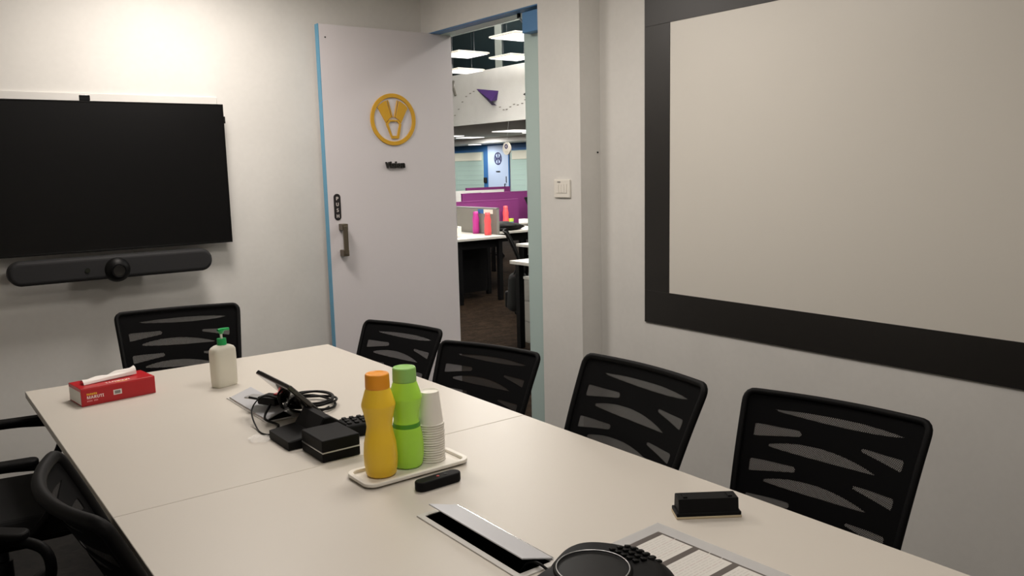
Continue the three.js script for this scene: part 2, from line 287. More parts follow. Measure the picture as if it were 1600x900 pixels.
function sdf(u, v) { // negative inside a slit; u scaled to metres
  let best = 1;
  for (const pg of slits) {
    let d = 1e9, inside = false;
    for (let i = 0, j = pg.length - 1; i < pg.length; j = i++) {
      const ax = pg[i][0] * 0.23, ay = pg[i][1] * BH, bxx = pg[j][0] * 0.23, by = pg[j][1] * BH, px = u * 0.23, py = v * BH;
      const ex = bxx - ax, ey = by - ay, wx = px - ax, wy = py - ay, k = Math.max(0, Math.min(1, (wx * ex + wy * ey) / (ex * ex + ey * ey || 1)));
      d = Math.min(d, Math.hypot(wx - ex * k, wy - ey * k));
      if ((ay > py) !== (by > py) && px < (bxx - ax) * (py - ay) / (by - ay) + ax) inside = !inside;
    }
    const s = inside ? -d : d; if (s < best) best = s;
  }
  return best;
}
function clipSurface(keepInside, NU, NV, off) {
  const val = []; for (let j = 0; j <= NV; j++) { val.push([]); for (let i = 0; i <= NU; i++) { const u = -0.99 + 1.98 * i / NU, v = 0.012 + 0.976 * j / NV; val[j].push([u, v, grid[j][i] * (keepInside ? -1 : 1)]); } }
  const pos = [], uv = [];
  const emit = (a) => { const p = backP(a[0], a[1]); pos.push(p.x, p.y, p.z + off); uv.push(a[0] * 0.23, a[1] * BH); };
  for (let j = 0; j < NV; j++) for (let i = 0; i < NU; i++) {
    const q = [val[j][i], val[j][i + 1], val[j + 1][i + 1], val[j + 1][i]], out = [];
    for (let k = 0; k < 4; k++) { const a = q[k], b = q[(k + 1) % 4]; if (a[2] >= 0) out.push(a); if ((a[2] >= 0) !== (b[2] >= 0)) { const f = a[2] / (a[2] - b[2]); out.push([a[0] + (b[0] - a[0]) * f, a[1] + (b[1] - a[1]) * f, 0]); } }
    for (let k = 1; k + 1 < out.length; k++) { emit(out[0]); emit(out[k]); emit(out[k + 1]); }
  }
  const g = new THREE.BufferGeometry(); g.setAttribute('position', new THREE.Float32BufferAttribute(pos, 3)); g.setAttribute('uv', new THREE.Float32BufferAttribute(uv, 2));
  const m = mergeVertices(g, 1e-5); m.computeVertexNormals(); return m;
}
const GU = 84, GV = 90, grid = []; for (let j = 0; j <= GV; j++) { grid.push([]); for (let i = 0; i <= GU; i++) grid[j].push(sdf(-0.99 + 1.98 * i / GU, 0.012 + 0.976 * j / GV)); }
const chairGeo = {};
{
  const fab = clipSurface(false, GU, GV, 0.001), fabBack = clipSurface(false, GU, GV, -0.003); fabBack.index.array.reverse(); fabBack.computeVertexNormals();
  chairGeo.fabric = merge([fab, fabBack]);
  chairGeo.net = clipSurface(true, GU, GV, -0.001);
  const loop = [], R = 0.085, RU = 0.085; // rounded rectangle in (u, v)
  const corner = (cu, cv, a0) => { for (let i = 0; i <= 6; i++) { const a = a0 + Math.PI / 2 * i / 6; loop.push([cu + RU * Math.cos(a), cv + R * 0.55 * Math.sin(a)]); } };
  const seg = (a, b, n) => { for (let i = 1; i < n; i++) loop.push([a[0] + (b[0] - a[0]) * i / n, a[1] + (b[1] - a[1]) * i / n]); };
  corner(1 - RU, 1 - R * 0.55, 0); seg([1 - RU, 1], [-1 + RU, 1], 8); corner(-1 + RU, 1 - R * 0.55, Math.PI / 2); seg([-1, 1 - R], [-1, R], 8); corner(-1 + RU, R * 0.55, Math.PI); seg([-1 + RU, 0], [1 - RU, 0], 8); corner(1 - RU, R * 0.55, Math.PI * 1.5); seg([1, R], [1, 1 - R], 8);
  const frameOf = (rad) => new THREE.TubeGeometry(new THREE.CatmullRomCurve3(loop.map((p) => backP(p[0], p[1])), true, 'centripetal'), 200, rad, 10, true);
  chairGeo.frame = frameOf(0.0095);
  // a rounder back for the chair tucked in at the seam
  BOW = 0.062; { const a = clipSurface(false, GU, GV, 0.001), b = clipSurface(false, GU, GV, -0.003); b.index.array.reverse(); b.computeVertexNormals(); chairGeo.roundFabric = merge([a, b]); chairGeo.roundNet = clipSurface(true, GU, GV, -0.001); chairGeo.roundFrame = frameOf(0.014); } BOW = 0.03;
  chairGeo.spine = merge([tube([[0, 0.345, -0.1], [0, 0.36, -0.2], [0, 0.42, -0.25], [0, 0.5, -0.235], [0, 0.545, -0.235]], 0.02, 30, 10), tube([[-0.19, 0.5, -0.165], [-0.1, 0.535, -0.215], [0, 0.545, -0.235], [0.1, 0.535, -0.215], [0.19, 0.5, -0.165]], 0.012, 30, 8)]);
  const seat = rrect(0.49, 0.48, 0.1); chairGeo.seat = flat(extr(seat, 0.07, 0.028, 4, 10)).translate(0, 0.405, 0.065);
  chairGeo.pan = merge([flat(extr(rrect(0.42, 0.42, 0.09), 0.025, 0.008, 2, 8)).translate(0, 0.381, 0.05), bx(-0.09, 0.09, 0.315, 0.382, -0.12, 0.12, 0.02)]);
  const arm = (s) => tube([[s * 0.2, 0.392, -0.1], [s * 0.262, 0.4, -0.13], [s * 0.262, 0.47, -0.165], [s * 0.262, 0.59, -0.185], [s * 0.262, 0.64, -0.15], [s * 0.262, 0.652, -0.06], [s * 0.262, 0.65, 0.1], [s * 0.262, 0.63, 0.185], [s * 0.262, 0.585, 0.2], [s * 0.262, 0.5, 0.165], [s * 0.268, 0.42, 0.09], [s * 0.2, 0.392, 0.06]], 0.0135, 80, 9);
  chairGeo.arm = [arm(-1), arm(1)];
  const padS = rrect(0.052, 0.27, 0.024); chairGeo.pad = [-1, 1].map((s) => flat(extr(padS, 0.022, 0.008, 3, 8)).translate(s * 0.262, 0.652, 0.01));
  chairGeo.lift = merge([cyl(0.026, 0.026, 0.16, 0, 0.1, 0, 16), cyl(0.016, 0.016, 0.2, 0, 0.2, 0, 14)]);
  const leg = (a) => merge([(() => { const g = new RoundedBoxGeometry(0.045, 0.03, 0.27, 2, 0.012); const p = g.attributes.position; for (let i = 0; i < p.count; i++) { const k = (p.getZ(i) + 0.135) / 0.27; p.setX(i, p.getX(i) * (1.1 - 0.45 * k)); p.setY(i, p.getY(i) - 0.04 * k * k); } g.computeVertexNormals(); return g.translate(0, 0.105, 0.165); })()]).rotateY(a);
  chairGeo.leg = [0, 1, 2, 3, 4].map((k) => leg(k * Math.PI * 0.4));
  const cas = merge([cyl(0.027, 0.027, 0.017, 0, 0, 0, 16).rotateZ(Math.PI / 2).translate(0.022, 0.027, 0), cyl(0.027, 0.027, 0.017, 0, 0, 0, 16).rotateZ(Math.PI / 2).translate(0.001, 0.027, 0), bx(-0.02, 0.024, 0.028, 0.06, -0.015, 0.02, 0.006)]);
  chairGeo.caster = [0, 1, 2, 3, 4].map((k) => cas.clone().translate(0, 0, 0.29).rotateY(k * Math.PI * 0.4));
  chairGeo.hub = cyl(0.05, 0.042, 0.06, 0, 0.085, 0, 20);
}
function makeChair(label, group) {
  const c = thing('office_chair', label, 'chair', [0, 0, 0], 0, group);
  const up = (o) => { o.userData.lift = 1; return o; };
  chairGeo.leg.forEach((g, i) => { const l = mesh('base_leg', g, M.softBlack, c); mesh('caster', chairGeo.caster[i], M.blackPlastic, l); });
  mesh('base_hub', chairGeo.hub, M.softBlack, c); mesh('gas_lift', chairGeo.lift, M.darkMetal, c);
  up(mesh('seat_pan', chairGeo.pan, M.chairFrame, c)); up(mesh('seat', chairGeo.seat, M.seatFabric, c));
  const f = up(mesh('back_frame', chairGeo.frame, M.chairFrame, c)); mesh('spine', chairGeo.spine, M.chairFrame, f);
  const b = up(mesh('backrest', chairGeo.fabric, M.chairFabric, c)); const n = mesh('mesh_net', chairGeo.net, M.net, b); n.userData.label = 'see-through net slits';
  chairGeo.arm.forEach((g, i) => { const a = up(mesh('armrest', g, M.chairFrame, c)); mesh('arm_pad', chairGeo.pad[i], M.softBlack, a); });
  return c;
}
const GROUP = 'black mesh office chairs around the meeting table';
const chair0 = makeChair('black mesh-back office chair', GROUP);
let chairUsed = false;
// centre of the two top corners of the back, height of the top, facing direction
function placeBack(x, z, top, fx, fz, label) {
  const n = Math.hypot(fx, fz); fx /= n; fz /= n;
  const c = chairUsed ? chair0.clone() : chair0;
  if (chairUsed) { c.name = numbered('office_chair'); scene.add(c); c.userData = { ...chair0.userData }; }
  chairUsed = true; c.userData.label = label;
  const dy = top - BACK_TOP - (c.children.find((o) => o.userData.lift).position.y);
  c.children.forEach((o) => { if (o.userData.lift) o.position.y += dy; });
  c.position.set(x - fx * BACK_Z, 0, z - fz * BACK_Z); c.rotation.y = Math.atan2(fx, fz);
  return c;
}
const chairSpots = [
  [0.958, -3.633, 0.962, -0.208, 0.978, 'black mesh office chair at the head of the table below the television'],
  [1.67, -1.613, 0.95, -0.999, -0.04, 'black mesh office chair between the doorway pier and the whiteboard'],
  [1.842, -2.606, 0.825, -0.957, 0.29, 'black mesh office chair directly in front of the open doorway'],
  [1.826, -3.258, 0.825, -0.964, 0.265, 'black mesh office chair in front of the open door leaf'],
  [1.917, -1.17, 0.893, -0.988, 0.156, 'black mesh office chair below the whiteboard, opposite the board eraser'],
  [0.218, -1.79, 0.92, 1, 0, 'black mesh office chair tucked in beside the table seam'],
  [-0.13, -3.19, 0.955, 0.988, 0.155, 'black mesh office chair with armrests beside the tissue box end of the table'],
  [-0.33, -2.4, 0.955, 0.72, 0.69, 'black mesh office chair turned askew behind the tucked-in chair at the table seam'],
];
chairSpots.forEach((s, i) => { const c = placeBack(...s); if (i === 5) { const at = (n) => c.children.find((o) => o.name === n); at('back_frame').geometry = chairGeo.roundFrame; at('backrest').geometry = chairGeo.roundFabric; at('backrest').children[0].geometry = chairGeo.roundNet; } });

// ---------------------------------------------------------------- things on the table
{ // tissue box
  const L = 0.249, Dp = 0.135, H = 0.063;
  const t = thing('tissue_box', 'red cardboard tissue box with a white tissue pulled out', 'tissue box', [0.588, TY, -3.165], 6.7 * D2R);
  const print = canvasTex(1024, 256, (x, w, h) => {
    x.fillStyle = '#b0121c'; x.fillRect(0, 0, w, h); x.fillStyle = '#c41d28'; x.fillRect(0, 0, w, 16);
    x.fillStyle = '#e2ab2c'; for (let i = 0; i < 6; i++) x.fillRect(62 + i * 24, 72 + (i % 2) * 3, 19, 30);
    x.fillStyle = '#ece6e2'; x.font = 'bold 62px sans-serif'; x.fillText('MARUTI', 58, 160);
    x.fillStyle = '#d98f8f'; for (let i = 0; i < 8; i++) if (i !== 4) x.fillRect(60 + i * 19, 182, 14, 22);
    x.fillStyle = '#ded9d4'; x.fillRect(428, 92, 118, 78); x.fillStyle = '#7f7c78'; x.fillRect(446, 108, 82, 46);
  });
  const topPrint = canvasTex(1024, 512, (x, w, h) => {
    x.fillStyle = '#b8131d'; x.fillRect(0, 0, w, h); x.save(); x.translate(540, 400); x.rotate(Math.PI); x.fillStyle = '#ece6e2'; x.font = 'bold 92px sans-serif'; x.textAlign = 'center'; x.fillText('MARUTI', 0, 20); x.fillStyle = '#e2ab2c'; for (let i = 0; i < 6; i++) x.fillRect(-120 + i * 30, -86, 24, 34); x.restore();
  });
  mesh('carton', bx(-L / 2, L / 2, 0, H, -Dp / 2, Dp / 2, 0.002), M.red, t);
  mesh('end_panel', bx(-L / 2 - 0.0007, -L / 2, 0.006, H - 0.012, -Dp / 2 + 0.006, Dp / 2 - 0.006), M.paper, t).userData.label = 'plain white carton end';
  const fp = new THREE.PlaneGeometry(L - 0.006, H - 0.005).translate(0, H / 2, Dp / 2 + 0.0004); mesh('front_print', fp, new THREE.MeshStandardMaterial({ map: print, roughness: 0.35 }), t);
  const tp = new THREE.PlaneGeometry(L - 0.006, Dp - 0.006).rotateX(-Math.PI / 2).translate(0, H + 0.0004, 0); mesh('top_print', tp, new THREE.MeshStandardMaterial({ map: topPrint, roughness: 0.35 }), t);
  const g = new THREE.PlaneGeometry(1, 1, 40, 16), p = g.attributes.position;
  for (let i = 0; i < p.count; i++) { const u = p.getX(i) + 0.5, v = p.getY(i) + 0.5; const w = 0.045 * (1 - 0.5 * u), lift = 0.006 + 0.012 * Math.sin(u * 3.1) * 0.4 + 0.026 * Math.pow(u, 2.2) * (0.3 + 0.7 * v) + 0.004 * Math.sin(u * 14 + v * 5) * v + 0.01 * Math.sin(v * Math.PI) * (0.6 + 0.4 * Math.cos(u * 5)); p.setXYZ(i, -0.1 + 0.185 * u, H + lift * (v < 0.06 ? 0.3 : 1), 0.02 - (v - 0.1) * w - 0.02 * u); }
  g.computeVertexNormals(); mesh('tissue', g, new THREE.MeshStandardMaterial({ color: 0xf1ebe6, roughness: 0.95, side: THREE.DoubleSide }), t);
}
{ // sanitiser
  const s = thing('sanitiser_bottle', 'translucent white pump bottle with green pump top', 'bottle', [0.946, TY, -3.045], 20 * D2R);
  const secs = []; for (const [y, k] of [[0, 0.86], [0.004, 0.97], [0.02, 1], [0.118, 1.02], [0.136, 1.0], [0.146, 0.86], [0.152, 0.62], [0.155, 0.38]]) secs.push([y, k]);
  const pos = [], idx = [], N = 40; secs.forEach(([y, k]) => { for (let i = 0; i < N; i++) { const a = i / N * 2 * Math.PI, c = Math.cos(a), q = Math.sin(a), e = 0.55; pos.push(Math.sign(c) * Math.pow(Math.abs(c), e) * 0.047 * k, y, Math.sign(q) * Math.pow(Math.abs(q), e) * 0.03 * Math.pow(k, 0.7)); } });
  for (let j = 0; j + 1 < secs.length; j++) for (let i = 0; i < N; i++) { const a = j * N + i, b = j * N + (i + 1) % N; idx.push(a, a + N, b, b, a + N, b + N); }
  pos.push(0, 0, 0); for (let i = 0; i < N; i++) idx.push(pos.length / 3 - 1, i, (i + 1) % N);
  const g = new THREE.BufferGeometry(); g.setAttribute('position', new THREE.Float32BufferAttribute(pos, 3)); g.setIndex(idx); g.computeVertexNormals();
  mesh('body', g, M.frost, s);
  mesh('collar', [cyl(0.0175, 0.0165, 0.024, 0, 0.154, 0, 24)], M.green, s); mesh('stem', cyl(0.0045, 0.0045, 0.02, 0, 0.178, 0, 12), M.whitePlastic, s);
  mesh('pump_head', [cyl(0.007, 0.013, 0.012, 0, 0.196, 0, 18), tube([[-0.014, 0.21, 0], [0, 0.211, 0], [0.018, 0.21, 0], [0.034, 0.208, 0]], 0.0055, 16, 8)], M.green, s);
}
{ // touch tablet on a stand, seen from behind
  const t = thing('touch_tablet', 'black touch tablet on a wedge stand leaning over the table', 'tablet', [0.94, TY, -2.36]);
  const panel = mesh('display', [bx(-0.015, 0, 0, 0.19, -0.132, 0.132, 0.004)], new THREE.MeshPhysicalMaterial({ color: 0x2a2725, roughness: 0.16, clearcoat: 0.6 }), t);
  panel.position.set(0.098, 0.018, -0.075); panel.rotation.z = 44 * D2R;
  const glass = mesh('glass', bx(0.0002, 0.0014, 0.008, 0.182, -0.124, 0.124), M.lens, panel); glass.userData.label = 'dark glass screen';
  const prof = poly([[-0.1, 0], [0.11, 0], [0.11, 0.02], [0.03, 0.075], [0.01, 0.075], [-0.02, 0.034], [-0.1, 0.026]]);
  mesh('stand', extr(prof, 0.15, 0.003, 1).translate(0, 0.0005, 0.035), M.softBlack, t);
}
{ // black two-tier box and keypad remote
  const b = thing('speaker_box', 'small two-tier black box with a thin silver line', 'box', [0.928, TY, -2.09]);
  mesh('lower_half', bx(-0.056, 0.056, 0.0005, 0.026, -0.07, 0.07, 0.004), M.softBlack, b); mesh('silver_line', bx(-0.0555, 0.0555, 0.0255, 0.029, -0.0695, 0.0695), M.steel, b); mesh('upper_half', bx(-0.056, 0.056, 0.0285, 0.062, -0.07, 0.07, 0.004), M.softBlack, b);
  const k = thing('keypad', 'small black keypad lying behind the two-tier black box', 'keypad', [1.075, TY, -2.2], -0.15);
  mesh('body', bx(-0.06, 0.045, 0.0005, 0.04, -0.045, 0.045, 0.012), M.softBlack, k);
  for (let i = 0; i < 4; i++) for (let j = 0; j < 3; j++) mesh('key', bx(-0.048 + i * 0.023, -0.034 + i * 0.023, 0.0395, 0.045, -0.034 + j * 0.025, -0.018 + j * 0.025, 0.003), M.blackPlastic, k);
}
{ // cables
  const coil = []; for (let i = 0; i <= 90; i++) { const a = i / 90 * Math.PI * 2 * 4.4 + 1.2, r = 0.072 + 0.008 * Math.sin(i * 0.7); coil.push(V(1.075 + r * 1.05 * Math.cos(a), TY + 0.006 + 0.007 * (i / 22) + 0.004 * Math.sin(a * 1.5), -2.565 + r * 1.25 * Math.sin(a))); }
  tag(mesh('cable_coil', tube(coil, 0.0042, 260, 7), M.blackPlastic), 'coil of black cable lying beside the tablet', 'cable');
  tag(mesh('thin_cable', tube([[0.965, TY + 0.05, -2.52], [0.91, TY + 0.07, -2.545], [0.862, TY + 0.045, -2.52], [0.842, TY + 0.006, -2.43], [0.842, TY + 0.004, -2.36], [0.875, TY + 0.006, -2.33], [0.9, TY + 0.02, -2.29]], 0.0024, 60, 6), M.blackPlastic), 'thin black cable looping out of the cable box lid', 'cable');
  const small = []; for (let i = 0; i <= 50; i++) { const a = i / 50 * Math.PI * 2 * 2.6, r = 0.027 + 0.004 * Math.sin(i); small.push(V(0.968 + r * 0.8 * Math.cos(a), TY + 0.055 + r * Math.sin(a), -2.5 + 0.012 * Math.cos(a * 0.7) - i * 0.0003)); }
  tag(mesh('cable_bundle', tube(small, 0.0035, 150, 6), M.blackPlastic), 'small bundle of black cable wound up by the cable box lid', 'cable');
  const a = thing('power_adaptor', 'black plug adaptor with a metal tongue on the cable box lid', 'adaptor', [0.948, TY + 0.032, -2.58], 0.5);
  mesh('block', bx(-0.03, 0.03, 0, 0.026, -0.035, 0.04, 0.006), M.softBlack, a); mesh('tongue', bx(-0.022, 0.022, 0.012, 0.018, -0.095, -0.0348, 0.002), M.steel, a); mesh('cable_end', tube([[-0.02, 0.015, -0.03], [-0.024, 0.018, -0.05], [-0.026, 0.02, -0.07]], 0.004, 14, 6), M.blackPlastic, a); mesh('red_tab', bx(0.004, 0.026, 0.0262, 0.031, 0.005, 0.035, 0.002), M.red, a);
  tag(mesh('black_cable', tube([[0.9, TY + 0.006, -2.32], [0.88, TY + 0.005, -2.37], [0.905, TY + 0.006, -2.42], [0.88, TY + 0.02, -2.46], [0.92, TY + 0.045, -2.52]], 0.004, 50, 6), M.blackPlastic), 'short kinked black cable lying at the foot of the tablet stand', 'cable');
  const wrap = new THREE.IcosahedronGeometry(0.026, 3), wp = wrap.attributes.position; for (let i = 0; i < wp.count; i++) { const x = wp.getX(i), y = wp.getY(i), z = wp.getZ(i), n = 1 + 0.35 * (L16(x * 9 + 0.5, z * 9 + y * 7) - 0.5) * 2; wp.setXYZ(i, x * n * 1.1, Math.max(0.0004, (y + 0.026) * 0.22 * n), z * n * 1.3); } wrap.computeVertexNormals();
  tag(mesh('plastic_wrap', wrap.translate(0.812, TY, -2.325), M.clear), 'scrap of clear plastic wrap beside the tablet stand', 'wrap');
}
const BX = (m, cap, label, x, z, name) => {
  const b = thing(name, label, 'water bottle', [x, TY + 0.0065, z]);
  mesh('body', lathe([[0.001, 0.002], [0.034, 0.0005], [0.039, 0.006], [0.0425, 0.03], [0.0432, 0.055], [0.0408, 0.085], [0.035, 0.112], [0.0325, 0.128], [0.0342, 0.143], [0.0395, 0.168], [0.0432, 0.182], [0.043, 0.188], [0.038, 0.205], [0.032, 0.224], [0.0295, 0.229]], 48), m, b);
  mesh('cap', [lathe([[0.0288, 0.2265], [0.0308, 0.228], [0.0312, 0.232], [0.0305, 0.262], [0.0285, 0.2655], [0.024, 0.2665], [0.0235, 0.264], [0.0001, 0.264]], 40)], cap, b);
  return b;
};
BX(M.yellowBottle, M.yellowCap, 'yellow plastic water bottle with orange cap on the tray', 0.949, -1.834, 'water_bottle');
const gb = BX(M.greenBottle, M.greenCap, 'lime green plastic water bottle with green cap on the tray', 1.034, -1.846, 'water_bottle');
mesh('waist_band', lathe([[0.036, 0.107], [0.0362, 0.11], [0.0352, 0.116], [0.0338, 0.119]], 48), new THREE.MeshStandardMaterial({ color: 0x4f9a26, roughness: 0.4 }), gb).userData.label = 'darker green band';
{ // tray
  const t = thing('serving_tray', 'small white plastic tray under the bottles and paper cups', 'tray', [1.026, TY, -1.828], 0);
  mesh('base', flat(extr(rrect(0.285, 0.115, 0.02), 0.005, 0.0012, 1)).translate(0, 0.0004, 0), M.whitePlastic, t);
  const rim = rrect(0.305, 0.135, 0.03); rim.holes.push(new THREE.Path(rrect(0.279, 0.109, 0.018).getPoints(8)));
  mesh('rim', flat(extr(rim, 0.009, 0.002, 2, 10)).translate(0, 0.0055, 0), M.whitePlastic, t);
}
{ // stack of upturned paper cups
  const g = merge([lathe([[0.0001, 0.086], [0.0235, 0.086], [0.0245, 0.09], [0.0255, 0.089], [0.0345, 0.003]], 36), new THREE.TorusGeometry(0.0352, 0.0024, 8, 36).rotateX(Math.PI / 2).translate(0, 0.0026, 0)]);
  const N = 16, pitch = 0.0066;
  const ORD = ['topmost', 'second from the top', 'third from the top', 'fourth from the top', 'fifth from the top', 'sixth from the top', 'seventh from the top', 'eighth from the top', 'eighth from the bottom', 'seventh from the bottom', 'sixth from the bottom', 'fifth from the bottom', 'fourth from the bottom', 'third from the bottom', 'second from the bottom', 'bottommost'];
  for (let k = 0; k < N; k++) { const c = mesh('paper_cup', g, M.cup); c.position.set(1.107 + 0.0006 * Math.sin(k * 2.3), TY + 0.0058 + k * pitch, -1.847 + 0.0006 * Math.cos(k * 1.7)); tag(c, 'white paper cup, ' + ORD[N - 1 - k] + ' of the upturned stack on the tray', 'paper cup', 'stack of upturned paper cups'); }
}
{ // clicker
  const r = thing('remote_control', 'slim black remote control with a red dot beside the tray', 'remote', [1.027, TY, -1.687], 0.02);
  mesh('body', flat(extr(rrect(0.128, 0.036, 0.0178), 0.024, 0.004, 3, 14)).translate(0, 0.0004, 0), M.softBlack, r);
  mesh('button', cyl(0.004, 0.0036, 0.001, 0.0, 0.0243, 0, 16), M.redLight, r); mesh('button', cyl(0.005, 0.0046, 0.001, 0.022, 0.0243, 0, 16), M.blackPlastic, r);
}
{ // eraser
  const e = thing('board_eraser', 'black whiteboard eraser with a pale felt base', 'eraser', [1.395, TY, -1.15], -34.8 * D2R);
  mesh('felt', bx(-0.0726, 0.0726, 0.0004, 0.0055, -0.0256, 0.0256, 0.001), new THREE.MeshStandardMaterial({ color: 0xc9b99b, roughness: 0.95 }), e);
  mesh('base', bx(-0.072, 0.072, 0.0055, 0.014, -0.025, 0.025, 0.002), M.softBlack, e);
  const pr = extr(poly([[-0.023, 0.012], [0.023, 0.012], [0.019, 0.044], [-0.019, 0.044]]), 0.134, 0.002, 2).translate(0, 0, -0.067).rotateY(Math.PI / 2);
  mesh('grip', pr, M.softBlack, e);
  for (const x of [-0.05, 0.05]) mesh('lug', bx(x - 0.005, x + 0.005, 0.0425, 0.047, -0.012, 0.012, 0.0015), M.softBlack, e);
}
{ // laminated sheet
  const t = thing('laminated_sheet', 'laminated printed sheet with dark ruled boxes under the conference phone', 'sheet', [1.153, TY, -1.0], 3 * D2R);
  const W = 0.27, Hh = 0.36;
  const tex = canvasTex(768, 1024, (x, w, h) => {
    x.fillStyle = '#d6d3cd'; x.fillRect(0, 0, w, h); const s = 768 / 0.236; x.fillStyle = '#57504c';
    for (const y of [0, 0.1, 0.2, 0.3]) x.fillRect(0, y * s, w, 0.016 * s); x.fillRect(w - 0.006 * s, 0, 0.006 * s, h); x.fillRect(0, 0, 0.006 * s, h);
    seedState = 99; for (let b = 0; b < 3; b++) for (let r = 0; r < 9; r++) { x.fillStyle = r % 4 === 3 ? '#c4b8b4' : '#c6c3bd'; let cx = 40; while (cx < w - 70) { const l = 20 + rnd() * 60; x.fillRect(cx, (b * 0.1 + 0.024 + r * 0.0078) * s, l, 7); cx += l + 12; } }
  });
  const film = bx(-W / 2, W / 2, 0.0003, 0.0009, -Hh / 2, Hh / 2); mesh('film', film, M.film, t);
  mesh('printed_page', new THREE.PlaneGeometry(0.205, 0.3).rotateX(-Math.PI / 2).translate(-0.002, 0.0012, 0), new THREE.MeshStandardMaterial({ map: tex, roughness: 0.35 }), t);
}
{ // conference phone
  const t = thing('conference_phone', 'black three-legged conference phone with round speaker and keypad', 'phone', [0.965, TY + 0.001, -1.055], 0);
  const N = 96, pos = [], idx = [], rings = [[1.0, 0.0], [1.02, 0.008], [0.97, 0.02], [0.86, 0.034], [0.74, 0.044], [0.0, 0.046]];
  const table = [0.158, 0.156, 0.15, 0.112, 0.094, 0.13, 0.15, 0.13, 0.1, 0.1, 0.148, 0.158];   // every 30 degrees
  const rad = (a) => { const t = ((a / (2 * Math.PI)) % 1 + 1) % 1 * 12, i = Math.floor(t), f = t - i, q = (k) => table[(k + 24) % 12]; const p0 = q(i - 1), p1 = q(i), p2 = q(i + 1), p3 = q(i + 2); return p1 + 0.5 * f * (p2 - p0 + f * (2 * p0 - 5 * p1 + 4 * p2 - p3 + f * (3 * (p1 - p2) + p3 - p0))); };
  rings.forEach(([k, y]) => { for (let i = 0; i < N; i++) { const a = i / N * 2 * Math.PI, r = rad(a) * k; pos.push(r * Math.cos(a), y, -r * Math.sin(a)); } });
  for (let j = 0; j + 1 < rings.length; j++) for (let i = 0; i < N; i++) { const a = j * N + i, b = j * N + (i + 1) % N; idx.push(a, b, a + N, b, b + N, a + N); }
  const g = new THREE.BufferGeometry(); g.setAttribute('position', new THREE.Float32BufferAttribute(pos, 3)); g.setIndex(idx); g.computeVertexNormals();
  mesh('body', g, M.softBlack, t);
  mesh('speaker_dome', lathe([[0.074, 0.036], [0.073, 0.047], [0.066, 0.05], [0.064, 0.046], [0.03, 0.0465], [0.0001, 0.047]], 56), M.softBlack, t);
  mesh('speaker_grille', lathe([[0.0635, 0.047], [0.045, 0.0485], [0.0001, 0.049]], 48), M.blackPlastic, t);
  mesh('speaker_ring', new THREE.TorusGeometry(0.067, 0.0012, 8, 72).rotateX(Math.PI / 2).translate(0, 0.0505, 0), M.steel, t).userData.label = 'thin silver ring';
  for (let i = 0; i < 5; i++) for (let j = 0; j < 4; j++) { const k = mesh('key', new RoundedBoxGeometry(0.012, 0.005, 0.009, 2, 0.002), M.blackPlastic, t); const x = 0.082 + j * 0.0165, z = -0.034 + i * 0.0155 + j * 0.004; const a = Math.atan2(-z, x), r = Math.hypot(x, z) / rad(a); const y = r < 0.74 ? 0.045 : r < 0.86 ? 0.044 - (r - 0.74) / 0.12 * 0.01 : 0.034 - (r - 0.86) / 0.11 * 0.014; k.position.set(x, y + 0.0015, z); k.rotation.z = -0.25; k.rotation.y = -0.15; }
  tag(mesh('phone_cable', tube([[0.922, TY - 0.03, -1.23], [0.935, TY + 0.008, -1.21], [0.943, TY + 0.014, -1.19], [0.95, TY + 0.006, -1.16], [0.955, TY + 0.0055, -1.15]], 0.003, 30, 7), M.blackPlastic), 'black cable running from the cable box to the conference phone', 'cable');
}

// ---------------------------------------------------------------- open office hall beyond the doorway
const HZ0 = -32, HZ1 = 5, HX1 = 16, HC = 5.2;
struct('floor_hall', [wbx(XO, HX1 + 0.3, -0.1, 0, HZ0, HZ1), wbx(-1.5, XO, -0.1, 0, HZ0, -4.7)], M.hallCarpet);
struct('ceiling_hall', [wbx(XO - 0.2, 10.6, HC, HC + 0.15, HZ0, HZ1)], M.ceiling);
struct('wall_hall_near', [wbx(XO - 0.2, XD, CEIL + 0.12, HC, -4.6, HZ1), wbx(XO - 0.28, XD, 0, HC, HZ0, -4.6), wbx(XO - 0.2, XO, 0, CEIL + 0.12, 1.5, HZ1)], M.fascia);
struct('wall_hall_end', [wbx(XO - 0.2, HX1 + 0.3, 0, HC, HZ0 - 0.2, HZ0), wbx(XO - 0.2, HX1 + 0.3, 0, HC, HZ1, HZ1 + 0.2)], M.fascia);
struct('wall_mezzanine', [wbx(10, 10.2, 2.44, 3.49, HZ0, HZ1)], M.fascia);
struct('trim_4', [wbx(9.985, 10, 2.43, 2.49, HZ0, HZ1)], M.fascia);
struct('ceiling_soffit', [wbx(10.2, HX1 + 0.3, 2.44, 2.6, HZ0, HZ1), wbx(14.9, HX1, 2.285, 2.44, HZ0, HZ1)], M.soffit);
struct('wall_hall_back', [wbx(HX1, HX1 + 0.3, 0, 2.44, HZ0, HZ1)], M.fascia);
